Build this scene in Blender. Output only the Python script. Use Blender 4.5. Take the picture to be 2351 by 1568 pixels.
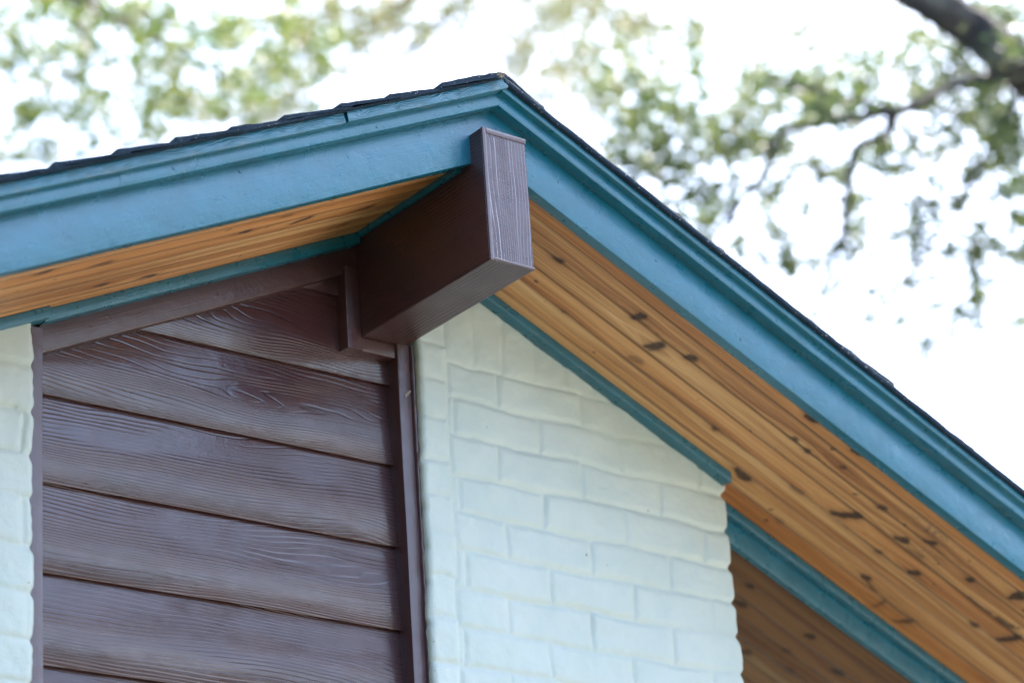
import bpy, math, random
import numpy as np
from mathutils import Vector, Matrix

for o in list(bpy.data.objects):
    bpy.data.objects.remove(o, do_unlink=True)
sc = bpy.context.scene
COL = sc.collection

# ------------------------------------------------------------------ camera
CAM = np.array((-2.10993, -3.79947, -1.40852))
FW = np.array((0.58230597, 0.71328025, 0.39006543))
RI = np.array((0.78990769, -0.60988003, -0.06397025))
UP = np.array((-0.1922644, -0.34536595, 0.91856234))
FPX = 9199.25 / 1.40366            # focal length in pixels of a 2351 px wide picture
cd = bpy.data.cameras.new('camera')
cam = bpy.data.objects.new('camera', cd)
COL.objects.link(cam)
m = Matrix.Identity(4)
for i in range(3):
    m[i][0], m[i][1], m[i][2], m[i][3] = RI[i], UP[i], -FW[i], CAM[i]
cam.matrix_world = m
cd.sensor_width = 36.0
cd.lens = 100.355
cd.clip_start = 0.1
cd.clip_end = 2000
cd.dof.use_dof = True
cd.dof.focus_distance = 4.80
cd.dof.aperture_fstop = 2.5
cd.dof.aperture_blades = 0
sc.camera = cam

# ------------------------------------------------------------------ light
SUN_EL, SUN_AZ = math.radians(64), math.radians(72)      # azimuth from +Y towards +X
w = bpy.data.worlds.new('World'); sc.world = w; w.use_nodes = True
nt = w.node_tree
sky = nt.nodes.new('ShaderNodeTexSky'); sky.sky_type = 'NISHITA'
sky.sun_disc = False
sky.sun_elevation = SUN_EL; sky.sun_rotation = SUN_AZ
sky.air_density = 1.0; sky.dust_density = 3.0; sky.ozone_density = 1.0
bg = nt.nodes['Background']; bg.inputs['Strength'].default_value = 0.15
nt.links.new(sky.outputs[0], bg.inputs[0])
sd = bpy.data.lights.new('sun', 'SUN'); sd.energy = 2.6; sd.angle = math.radians(0.53); sd.color = (1.0, 0.94, 0.85)
sun = bpy.data.objects.new('sun', sd); COL.objects.link(sun)
S = Vector((math.sin(SUN_AZ) * math.cos(SUN_EL), math.cos(SUN_AZ) * math.cos(SUN_EL), math.sin(SUN_EL)))
sun.rotation_euler = S.to_track_quat('Z', 'Y').to_euler()
sun.location = (0, 0, 30)
sc.view_settings.view_transform = 'Standard'
sc.view_settings.look = 'None'
sc.view_settings.gamma = 1.0
sc.view_settings.exposure = 2.75
sc.render.engine = 'CYCLES'
sc.cycles.use_denoising = True
sc.cycles.use_adaptive_sampling = False
sc.cycles.max_bounces = 8
sc.cycles.transparent_max_bounces = 8
sc.cycles.sample_clamp_indirect = 8.0

# ------------------------------------------------------------------ numbers read off the photograph (metres; siding wall is y = 0)
XC, T = 0.67447, 0.45721
CA = 1 / math.sqrt(1 + T * T)
GZ = -3.0
Z0, EXPO = 0.3682, 0.152
BXL, BXR, BZB, BZT, BYF = 0.6268, 0.7221, 0.5916, 0.8415, -0.4048
rng = np.random.default_rng(7)

def zl(zeq, x):
    return zeq - np.abs(np.asarray(x, float) - XC) * T

# ------------------------------------------------------------------ numpy value noise
_tab = np.random.default_rng(3).random((256, 256))
def vnoise(a, b, seed=0):
    a = np.asarray(a, float) + seed * 17.31; b = np.asarray(b, float) + seed * 9.77
    i = np.floor(a).astype(int); j = np.floor(b).astype(int)
    fa = a - i; fb = b - j
    fa = fa * fa * (3 - 2 * fa); fb = fb * fb * (3 - 2 * fb)
    g = lambda p, q: _tab[p % 256, q % 256]
    return ((g(i, j) * (1 - fa) + g(i + 1, j) * fa) * (1 - fb) + (g(i, j + 1) * (1 - fa) + g(i + 1, j + 1) * fa) * fb) * 2 - 1

# ------------------------------------------------------------------ object helpers
def tag(o, label=None, cat=None, group=None, kind=None):
    for k, v in (('label', label), ('category', cat), ('group', group), ('kind', kind)):
        if v: o[k] = v
    return o

def empty(name, loc, label, cat, group=None):
    o = bpy.data.objects.new(name, None); COL.objects.link(o)
    o.location = loc; o.empty_display_size = 0.2
    return tag(o, label, cat, group)

def obj(name, verts, faces, mat, parent=None, uv=None, attrs=None, sharp=35, mats=None, mi=None):
    me = bpy.data.meshes.new(name)
    me.from_pydata([tuple(v) for v in verts], [], [tuple(f) for f in faces])
    if uv is not None:
        l = me.uv_layers.new(name='UVMap')
        l.data.foreach_set('uv', np.asarray(uv, np.float32).ravel())
    for k, v in (attrs or {}).items():
        a = me.attributes.new(k, 'FLOAT', 'POINT'); a.data.foreach_set('value', np.asarray(v, np.float32))
    for mm in (mats or [mat]):
        me.materials.append(mm)
    if mi is not None:
        me.polygons.foreach_set('material_index', np.asarray(mi, np.int32))
    me.update()
    if sharp:
        me.shade_smooth()
        if sharp < 180: me.set_sharp_from_angle(angle=math.radians(sharp))
    o = bpy.data.objects.new(name, me); COL.objects.link(o)
    if parent is not None:
        o.parent = parent
        t = Vector((0, 0, 0)); p = parent
        while p is not None:
            t += p.location; p = p.parent
        if parent.type == 'EMPTY':
            o.matrix_parent_inverse = Matrix.Translation(-t)
    return o

def rrect(a0, a1, b0, b1, r=0.0015):
    """rectangle with two-segment rounded corners, counter-clockwise"""
    k = r * 0.2929
    return [(a0 + r, b0), (a1 - r, b0), (a1 - k, b0 + k), (a1, b0 + r), (a1, b1 - r), (a1 - k, b1 - k), (a1 - r, b1),
            (a0 + r, b1), (a0 + k, b1 - k), (a0, b1 - r), (a0, b0 + r), (a0 + k, b0 + k)]

class MB:
    def __init__(s): s.v = []; s.f = []; s.uv = []; s.seed = []; s.mi = []
    def extrude(s, prof, ts, fn, seed=0.0, wob=0.0, mi=0, caps=True, closed=True):
        """sweep the closed profile [(a, b)] along ts; fn(t, a, b) -> xyz"""
        n = len(prof); base = len(s.v)
        per = [0.0]
        for k in range(n):
            p, q = prof[k], prof[(k + 1) % n]
            per.append(per[-1] + math.hypot(q[0] - p[0], q[1] - p[1]))
        for i, t in enumerate(ts):
            da = wob * float(vnoise(t * 9.0, seed * 3.1)); db = wob * float(vnoise(t * 7.0, seed * 5.7 + 40))
            for a, b in prof:
                s.v.append(fn(t, a + da, b + db)); s.seed.append(seed)
        for i in range(len(ts) - 1):
            for k in range(n if closed else n - 1):
                k2 = (k + 1) % n
                s.f.append((base + i * n + k, base + i * n + k2, base + (i + 1) * n + k2, base + (i + 1) * n + k))
                s.uv += [(ts[i], per[k]), (ts[i], per[k + 1]), (ts[i + 1], per[k + 1]), (ts[i + 1], per[k])]
                s.mi.append(mi)
        if caps:
            s.f.append(tuple(base + k for k in range(n))[::-1]); s.uv += [prof[k] for k in range(n)][::-1]; s.mi.append(mi)
            e = base + (len(ts) - 1) * n
            s.f.append(tuple(e + k for k in range(n))); s.uv += [prof[k] for k in range(n)]; s.mi.append(mi)
    def box(s, x0, x1, y0, y1, z0, z1, r=0.0015, seed=0.0, axis='x', wob=0.0, n=2, mi=0):
        if axis == 'x':
            s.extrude(rrect(y0, y1, z0, z1, r), np.linspace(x0, x1, n), lambda t, a, b: (t, a, b), seed, wob, mi)
        elif axis == 'z':
            s.extrude(rrect(x0, x1, y0, y1, r), np.linspace(z0, z1, n), lambda t, a, b: (a, b, t), seed, wob, mi)
        else:
            s.extrude(rrect(x0, x1, z0, z1, r), np.linspace(y0, y1, n), lambda t, a, b: (a, t, b), seed, wob, mi)
    def rake(s, side, d0, d1, y0, y1, q0, q1, r=0.0015, seed=0.0, wob=0.0004, mi=0):
        """board that follows the roof slope: d = horizontal distance from the ridge"""
        n = max(2, int((d1 - d0) / 0.04))
        s.extrude(rrect(y0, y1, q0, q1, r), np.linspace(d0, d1, n), lambda t, a, b: (XC + side * t, a, b - t * T), seed, wob, mi)
    def build(s, name, mat, parent=None, sharp=35, mats=None):
        o = obj(name, s.v, s.f, mat, parent, s.uv, {'seed': s.seed}, sharp, mats, s.mi if mats else None)
        import bmesh
        bm = bmesh.new(); bm.from_mesh(o.data); bmesh.ops.recalc_face_normals(bm, faces=bm.faces); bm.to_mesh(o.data); bm.free()
        return o

# ------------------------------------------------------------------ materials
class NB:
    """short-hand for node graphs"""
    def __init__(s, name):
        s.m = bpy.data.materials.new(name); s.m.use_nodes = True
        s.t = s.m.node_tree; s.b = s.t.nodes['Principled BSDF']; s.out = s.t.nodes['Material Output']
    def n(s, kind, **kw):
        nd = s.t.nodes.new(kind)
        for k, v in kw.items(): setattr(nd, k, v)
        return nd
    def l(s, a, b): s.t.links.new(a, b)
    def put(s, sock, v):
        if isinstance(v, (int, float, tuple)): sock.default_value = v
        else: s.l(v, sock)
    def math(s, op, a, b=0.0, c=None, clamp=False):
        nd = s.n('ShaderNodeMath', operation=op, use_clamp=clamp)
        s.put(nd.inputs[0], a); s.put(nd.inputs[1], b)
        if c is not None: s.put(nd.inputs[2], c)
        return nd.outputs[0]
    def attr(s, name): return s.n('ShaderNodeAttribute', attribute_name=name).outputs['Fac']
    def xyz(s, v):
        nd = s.n('ShaderNodeSeparateXYZ'); s.l(v, nd.inputs[0]); return nd.outputs
    def vec(s, x, y, z):
        nd = s.n('ShaderNodeCombineXYZ')
        for i, q in enumerate((x, y, z)): s.put(nd.inputs[i], q)
        return nd.outputs[0]
    def noise(s, v, scale, detail=2.0, rough=0.5, dist=0.0):
        nd = s.n('ShaderNodeTexNoise'); s.l(v, nd.inputs['Vector'])
        nd.inputs['Scale'].default_value = scale; nd.inputs['Detail'].default_value = detail
        nd.inputs['Roughness'].default_value = rough; nd.inputs['Distortion'].default_value = dist
        return nd.outputs[0]
    def ramp(s, f, stops):
        nd = s.n('ShaderNodeValToRGB'); s.l(f, nd.inputs[0]); e = nd.color_ramp.elements
        while len(e) < len(stops): e.new(0.5)
        for k, (p, c) in enumerate(stops):
            e[k].position = p; e[k].color = (*c, 1) if len(c) == 3 else c
        return nd.outputs[0]
    def mix(s, f, a, b, mode='MIX'):
        nd = s.n('ShaderNodeMix', data_type='RGBA', blend_type=mode)
        s.put(nd.inputs[0], f)
        for sock, v in ((nd.inputs[6], a), (nd.inputs[7], b)):
            if isinstance(v, tuple): sock.default_value = (*v, 1) if len(v) == 3 else v
            else: s.l(v, sock)
        return nd.outputs[2]
    def remap(s, v, a, b, c, d):
        nd = s.n('ShaderNodeMapRange'); s.l(v, nd.inputs[0])
        for i, q in enumerate((a, b, c, d)): nd.inputs[i + 1].default_value = q
        return nd.outputs[0]
    def bump(s, h, dist, strength=1.0, prev=None):
        nd = s.n('ShaderNodeBump'); nd.inputs['Distance'].default_value = dist; nd.inputs['Strength'].default_value = strength
        s.l(h, nd.inputs['Height'])
        if prev is not None: s.l(prev, nd.inputs['Normal'])
        return nd.outputs[0]
    def base(s, c):
        s.put(s.b.inputs['Base Color'], (*c, 1) if isinstance(c, tuple) and len(c) == 3 else c)
    def set(s, **kw):
        for k, v in kw.items(): s.put(s.b.inputs[k.replace('_', ' ')], v)
    def uv(s): return s.xyz(s.n('ShaderNodeTexCoord').outputs['UV'])
    def obj(s): return s.n('ShaderNodeTexCoord').outputs['Object']

def grain_height(k, u, v, lines=70.0, amp=7.0, su=2.2, sv=9.0, width=0.30, fade=0.15):
    """height field of embossed wood grain: contour lines of a stretched noise"""
    sd_ = k.math('MULTIPLY', k.attr('seed'), 7.31)
    vec = k.vec(k.math('MULTIPLY', u, su), k.math('MULTIPLY', v, sv), sd_)
    n1 = k.noise(vec, 1.0, 1.5, 0.45, 0.25)
    n2 = k.noise(k.vec(k.math('MULTIPLY', u, su * 5), k.math('MULTIPLY', v, sv * 4), sd_), 1.0, 1.0)
    am = k.remap(k.noise(k.vec(k.math('MULTIPLY', u, 1.1), k.math('MULTIPLY', v, 2.0), sd_), 1.0, 0.0), 0.3, 0.7, 0.45 * amp * 4, 1.5 * amp * 4)
    f = k.math('MULTIPLY_ADD', v, lines, k.math('MULTIPLY', k.math('SUBTRACT', n1, 0.5), am))
    f = k.math('MULTIPLY_ADD', n2, 0.7, f)
    fr = k.math('FRACT', f)
    d = k.math('ABSOLUTE', k.math('SUBTRACT', fr, 0.5))
    groove = k.remap(d, 0.0, width, 0.0, 1.0)
    msk = k.remap(k.noise(k.vec(k.math('MULTIPLY', u, su * 1.6), k.math('MULTIPLY', v, sv * 2.2), k.math('ADD', sd_, 31.7)), 1.0, 1.0), 0.34, 0.64, fade, 1.0)
    groove = k.math('SUBTRACT', 1.0, k.math('MULTIPLY', k.math('SUBTRACT', 1.0, groove), msk))
    fine = k.noise(k.vec(k.math('MULTIPLY', u, 30), k.math('MULTIPLY', v, 260), sd_), 1.0, 2.0)
    return groove, fine, n1

def mat_grain(name, col, lines=70.0, amp=7.0, depth=0.0012, su=2.2, sv=9.0, rough=0.33, var=0.12, width=0.3, dark=0.75, spec=0.85):
    k = NB(name)
    u, v, _ = k.uv()
    g, fine, n1 = grain_height(k, u, v, lines, amp, su, sv, width)
    h = k.math('MULTIPLY_ADD', fine, 0.12, g)
    nrm = k.bump(h, depth)
    o = k.obj()
    blot = k.noise(o, 14.0, 3.0)
    nrm = k.bump(k.noise(o, 160.0, 2.0), 0.0004, 0.4, nrm)
    nrm = k.bump(blot, 0.004, 0.25, nrm)
    c = k.mix(k.remap(blot, 0.3, 0.7, 0.0, 1.0), tuple(x * (1 - var) for x in col), tuple(x * (1 + var) for x in col))
    c = k.mix(g, tuple(x * dark for x in col), c)  # grooves darkened in colour to stand in for their missing sheen
    speck = k.remap(k.noise(o, 95.0, 1.0), 0.76, 0.80, 0.0, 1.0)
    c = k.mix(k.math('MULTIPLY', speck, 0.5), c, tuple(x * 0.4 for x in col))
    k.base(c)
    k.set(Roughness=k.remap(k.noise(o, 22.0, 3.0), 0.3, 0.7, rough - 0.05, rough + 0.07), Normal=nrm)
    k.b.inputs['Specular IOR Level'].default_value = spec
    return k.m

def mat_paint(name, col, rough=0.30, streak=1.0, grain=0.0):
    """brushed gloss paint over planed boards: faint brush strokes, drips, dents and specks"""
    k = NB(name)
    u, v, _ = k.uv(); o = k.obj()
    sd_ = k.attr('seed')
    st = k.noise(k.vec(k.math('MULTIPLY', u, 9), k.math('MULTIPLY', v, 330), sd_), 1.0, 3.0, 0.6)
    blot = k.noise(o, 16.0, 4.0, 0.6)
    nrm = k.bump(st, 0.0006 * streak, 0.8)
    nrm = k.bump(k.noise(o, 60.0, 3.0, 0.6), 0.0012, 0.5, nrm)
    nrm = k.bump(blot, 0.006, 0.35, nrm)
    pits = k.remap(k.noise(o, 62.0, 1.0), 0.745, 0.78, 0.0, 1.0)
    nrm = k.bump(pits, 0.0008, 0.6, nrm)
    if grain:
        g, fine, n1 = grain_height(k, u, v, 230.0, 1.6, 26.0, 30.0, 0.4)
        nrm = k.bump(g, grain, 1.0, nrm)
    c = k.mix(k.remap(blot, 0.3, 0.7, 0.0, 1.0), tuple(x * 0.88 for x in col), tuple(x * 1.12 for x in col))
    scr = k.noise(k.vec(k.math('MULTIPLY', u, 40), k.math('MULTIPLY', v, 90), sd_), 1.0, 4.0, 0.7)
    c = k.mix(k.remap(scr, 0.70, 0.78, 0.0, 0.5), c, tuple(x * 0.55 for x in col))
    c = k.mix(k.math('MULTIPLY', pits, 0.6), c, tuple(x * 0.35 for x in col))
    k.base(c)
    k.set(Roughness=k.remap(k.noise(o, 30.0, 3.0), 0.3, 0.7, rough - 0.06, rough + 0.08), Normal=nrm)
    k.b.inputs['Specular IOR Level'].default_value = 1.0; k.b.inputs['IOR'].default_value = 1.5
    return k.m

TEAL = (0.004, 0.118, 0.188)
BROWN = (0.056, 0.023, 0.026)
M = {}
M['teal'] = mat_paint('teal_paint', TEAL)
M['teal_grain'] = mat_paint('teal_embossed', TEAL, 0.34, 0.6, 0.0008)
M['brown'] = mat_paint('brown_paint', BROWN, 0.36, 1.2)
M['siding'] = mat_grain('brown_siding', BROWN, 150.0, 4.0, 0.00042, 1.9, 9.0, 0.19, width=0.15, dark=0.6)
M['beam_side'] = mat_grain('brown_beam_side', BROWN, 140.0, 2.2, 0.0008, 1.2, 7.0, 0.36, width=0.25)
M['beam_front'] = mat_grain('brown_beam_front', BROWN, 150.0, 1.5, 0.0011, 2.0, 14.0, 0.26, width=0.20, dark=0.5, spec=1.0)

def mat_brick():
    k = NB('white_brick_paint'); o = k.obj()
    big = k.noise(o, 9.0, 4.0, 0.6)
    fine = k.noise(o, 75.0, 4.0, 0.6)
    nrm = k.bump(fine, 0.0022, 0.55)
    nrm = k.bump(k.noise(o, 300.0, 2.0), 0.0005, 0.5, nrm)
    c = k.mix(k.remap(big, 0.3, 0.7, 0.0, 1.0), (0.455, 0.53, 0.50), (0.51, 0.575, 0.545))
    joint = k.attr('joint')
    c = k.mix(k.math('MULTIPLY', joint, 0.22), c, (0.42, 0.48, 0.41))
    crack = k.remap(k.noise(o, 150.0, 3.0, 0.7), 0.68, 0.74, 0.0, 1.0)
    c = k.mix(k.math('MULTIPLY', crack, k.math('MULTIPLY', k.attr('rough_edge'), 0.9)), c, (0.10, 0.11, 0.10))
    speck = k.remap(k.noise(o, 62.0, 0.0), 0.875, 0.89, 0.0, 0.6)
    c = k.mix(speck, c, (0.07, 0.075, 0.07))
    k.base(c); k.set(Roughness=0.5, Normal=nrm)
    return k.m
M['brick'] = mat_brick()

def mat_cedar():
    k = NB('cedar_boards'); u, v, _ = k.uv(); o = k.obj()
    sd_ = k.math('MULTIPLY', k.attr('seed'), 5.3)
    kn = k.attr('knot'); wp = k.attr('warp')
    v2 = k.math('MULTIPLY_ADD', wp, 0.02, v)
    n_ = k.noise(k.vec(k.math('MULTIPLY', u, 1.6), k.math('MULTIPLY', v2, 16), sd_), 1.0, 2.0, 0.5, 0.2)
    f = k.math('MULTIPLY_ADD', v2, 190.0, k.math('MULTIPLY', n_, 9.0))
    ring = k.math('ABSOLUTE', k.math('SUBTRACT', k.math('FRACT', f), 0.5))
    streak = k.noise(k.vec(k.math('MULTIPLY', u, 2.4), k.math('MULTIPLY', v2, 95), sd_), 1.0, 3.0, 0.6)
    fibre = k.noise(k.vec(k.math('MULTIPLY', u, 22), k.math('MULTIPLY', v2, 700), sd_), 1.0, 2.0, 0.6)
    wide = k.noise(k.vec(k.math('MULTIPLY', u, 0.8), k.math('MULTIPLY', v2, 21), sd_), 1.0, 1.0)
    t = k.math('MULTIPLY_ADD', ring, 0.22, k.math('MULTIPLY', streak, 0.55))
    t = k.math('MULTIPLY_ADD', wide, 0.45, t)
    t = k.math('MULTIPLY_ADD', fibre, 0.16, t)
    t = k.math('MULTIPLY_ADD', k.math('SUBTRACT', t, 0.635), 1.05, 0.625)
    c = k.ramp(t, [(0.38, (0.21, 0.080, 0.030)), (0.52, (0.45, 0.205, 0.078)), (0.64, (0.65, 0.37, 0.158)), (0.80, (0.81, 0.55, 0.30))])
    hue = k.attr('hue')
    c = k.mix(hue, c, k.mix(1.0, c, (0.84, 0.60, 0.42), 'MULTIPLY'))
    c = k.mix(k.attr('porch_shade'), c, k.mix(1.0, c, (0.52, 0.55, 0.62), 'MULTIPLY'))  # porch shade put into the colour of boards past the porch beam
    halo = k.attr('halo')
    c = k.mix(k.math('MULTIPLY', halo, 0.6), c, (0.16, 0.055, 0.016))
    kk = k.math('MULTIPLY', kn, k.remap(k.noise(o, 170.0, 2.0), 0.3, 0.6, 0.75, 1.0))
    c = k.mix(kk, c, (0.036, 0.015, 0.009))
    st = k.math('MULTIPLY', k.attr('stain'), k.remap(k.noise(o, 120.0, 3.0), 0.4, 0.6, 0.0, 1.0))
    c = k.mix(k.math('MULTIPLY', st, 0.7), c, (0.10, 0.085, 0.06))
    dots = k.remap(k.noise(o, 60.0, 0.0), 0.83, 0.85, 0.0, 0.7)
    c = k.mix(dots, c, (0.05, 0.022, 0.012))
    c = k.mix(k.math('MULTIPLY', k.attr('seam'), 0.85), c, (0.035, 0.016, 0.008))
    k.base(c)
    nrm = k.bump(k.math('ADD', fibre, ring), 0.0005, 0.6)
    k.set(Roughness=k.remap(streak, 0.3, 0.7, 0.42, 0.55), Normal=nrm)
    return k.m
M['cedar'] = mat_cedar()

def mat_shingle():
    k = NB('dark_shingle'); o = k.obj()
    gr = k.noise(o, 520.0, 2.0, 0.6)
    big = k.noise(o, 22.0, 3.0)
    c = k.mix(k.remap(gr, 0.35, 0.65, 0.0, 1.0), (0.004, 0.014, 0.030), (0.020, 0.048, 0.082))
    c = k.mix(k.remap(big, 0.35, 0.65, 0.0, 0.6), c, (0.005, 0.020, 0.042))
    c = k.mix(k.remap(k.noise(o, 420.0, 0.0), 0.80, 0.83, 0.0, 1.0), c, (0.55, 0.55, 0.55))
    k.base(c); nrm = k.bump(gr, 0.003, 1.0)
    nrm = k.bump(k.noise(o, 90.0, 3.0), 0.004, 0.6, nrm)
    k.set(Roughness=0.8, Normal=nrm)
    k.b.inputs['Specular IOR Level'].default_value = 0.25
    return k.m
M['shingle'] = mat_shingle()

def mat_bark():
    k = NB('oak_bark'); o = k.obj()
    n1 = k.noise(o, 9.0, 5.0, 0.65); n2 = k.noise(o, 34.0, 4.0, 0.65)
    c = k.ramp(n1, [(0.35, (0.016, 0.014, 0.014)), (0.5, (0.045, 0.040, 0.038)), (0.62, (0.12, 0.115, 0.10))])
    k.base(c); k.set(Roughness=0.9, Normal=k.bump(n2, 0.03, 0.9, k.bump(n1, 0.06, 0.7)))
    return k.m
M['bark'] = mat_bark()

def mat_leaf(name, c0, c1, c2, trans):
    k = NB(name)
    t = k.attr('tint')
    c = k.ramp(t, [(0.0, c0), (0.55, c1), (1.0, c2)])
    k.base(c); k.set(Roughness=0.45)
    tr = k.n('ShaderNodeBsdfTranslucent')
    k.l(k.mix(1.0, c, (1.25, 1.2, 0.95), 'MULTIPLY'), tr.inputs[0])
    mx = k.n('ShaderNodeMixShader'); mx.inputs[0].default_value = trans
    k.l(k.b.outputs[0], mx.inputs[1]); k.l(tr.outputs[0], mx.inputs[2]); k.l(mx.outputs[0], k.out.inputs[0])
    return k.m
M['leaf_a'] = mat_leaf('leaf_dark', (0.035, 0.065, 0.022), (0.060, 0.095, 0.028), (0.14, 0.16, 0.045), 0.45)
M['leaf_b'] = mat_leaf('leaf_olive', (0.055, 0.068, 0.036), (0.095, 0.108, 0.055), (0.17, 0.155, 0.080), 0.5)
M['leaf_c'] = mat_leaf('leaf_green', (0.030, 0.055, 0.028), (0.060, 0.088, 0.036), (0.13, 0.15, 0.055), 0.5)

def mat_ground():
    k = NB('dry_lawn'); o = k.obj()
    n1 = k.noise(o, 0.6, 4.0); n2 = k.noise(o, 14.0, 5.0, 0.7)
    c = k.mix(k.remap(n1, 0.35, 0.65, 0.0, 1.0), (0.040, 0.050, 0.025), (0.075, 0.075, 0.042))
    c = k.mix(k.remap(n2, 0.3, 0.7, 0.0, 0.6), c, (0.05, 0.05, 0.028))
    k.base(c); k.set(Roughness=0.95, Normal=k.bump(n2, 0.05))
    return k.m
M['ground'] = mat_ground()
def mat_plain(name, col, rough=0.6):
    k = NB(name); o = k.obj(); n1 = k.noise(o, 20.0, 4.0)
    k.base(k.mix(n1, tuple(c * 0.8 for c in col), tuple(c * 1.2 for c in col))); k.set(Roughness=rough, Normal=k.bump(n1, 0.004, 0.4))
    return k.m
M['concrete'] = mat_plain('bounce_concrete', (0.40, 0.365, 0.315), 0.85)
M['lint'] = mat_plain('dry_fluff', (0.30, 0.26, 0.20), 0.9)
M['flake'] = mat_plain('pale_flake', (0.62, 0.58, 0.50), 0.6)

# ================================================================== the ground
g = obj('ground', [(-400, -400, GZ), (400, -400, GZ), (400, 400, GZ), (-400, 400, GZ)], [(0, 1, 2, 3)], M['ground'], sharp=0)
tag(g, kind='structure')
mb = MB(); mb.box(2.3, 10.0, -18.0, -1.6, GZ - 0.05, GZ + 0.03, 0.006)
pt = mb.build('bounce_slab', M['concrete']); tag(pt, kind='structure')  # pale slab added out of view to bounce sunlight up to the soffit

# wooded rise added behind the viewer, out of view, to block low front light
v = []; f = []
NA, NR = 97, 9
for i in range(NA):
    a = math.radians(150 + 240 * i / (NA - 1))
    for j in range(NR):
        rr = 34 + 7 * j
        h = (11.5 + 2.5 * float(vnoise(i * 0.35, j * 0.2))) * math.sin(min(1.0, j / 4) * math.pi / 2) + 0.5 * float(vnoise(i * 1.3, j * 1.1))
        v.append((rr * math.cos(a), rr * math.sin(a), GZ - 0.3 + h))
for i in range(NA - 1):
    for j in range(NR - 1):
        f.append((i * NR + j, i * NR + j + 1, (i + 1) * NR + j + 1, (i + 1) * NR + j))
M['blocker'] = mat_plain('blocker_slope', (0.022, 0.032, 0.016), 0.95)
tag(obj('hill_blocker', v, f, M['blocker'], None, None, None, 180), kind='structure')

# ================================================================== the house
house = empty('house', (XC, 0, GZ), 'white painted brick house gable with brown lap siding, teal rake boards and cedar eaves', 'house')

# ---- white brick
COLJ = [0.668, 0.5954, 0.5275, 0.4512, 0.3767, 0.3099, 0.2349, 0.1585, 0.083, 0.0042] + [0.0042 - 0.0755 * i for i in range(1, 42)]
MAINJ = [0.568, 0.4985, 0.4255, 0.3530, 0.2825, 0.2120, 0.1420, 0.0690, -0.002] + [-0.002 - 0.0712 * i for i in range(1, 44)]
LEFTJ = [0.392, 0.314, 0.2386, 0.1641, 0.0860, 0.0115] + [0.0115 - 0.0752 * i for i in range(1, 42)]

def near(vals, z):
    vals = np.sort(np.asarray(vals)); i = np.clip(np.searchsorted(vals, z), 1, len(vals) - 1)
    lo, hi = vals[i - 1], vals[i]
    return np.minimum(np.abs(z - lo), np.abs(hi - z)), i

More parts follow.
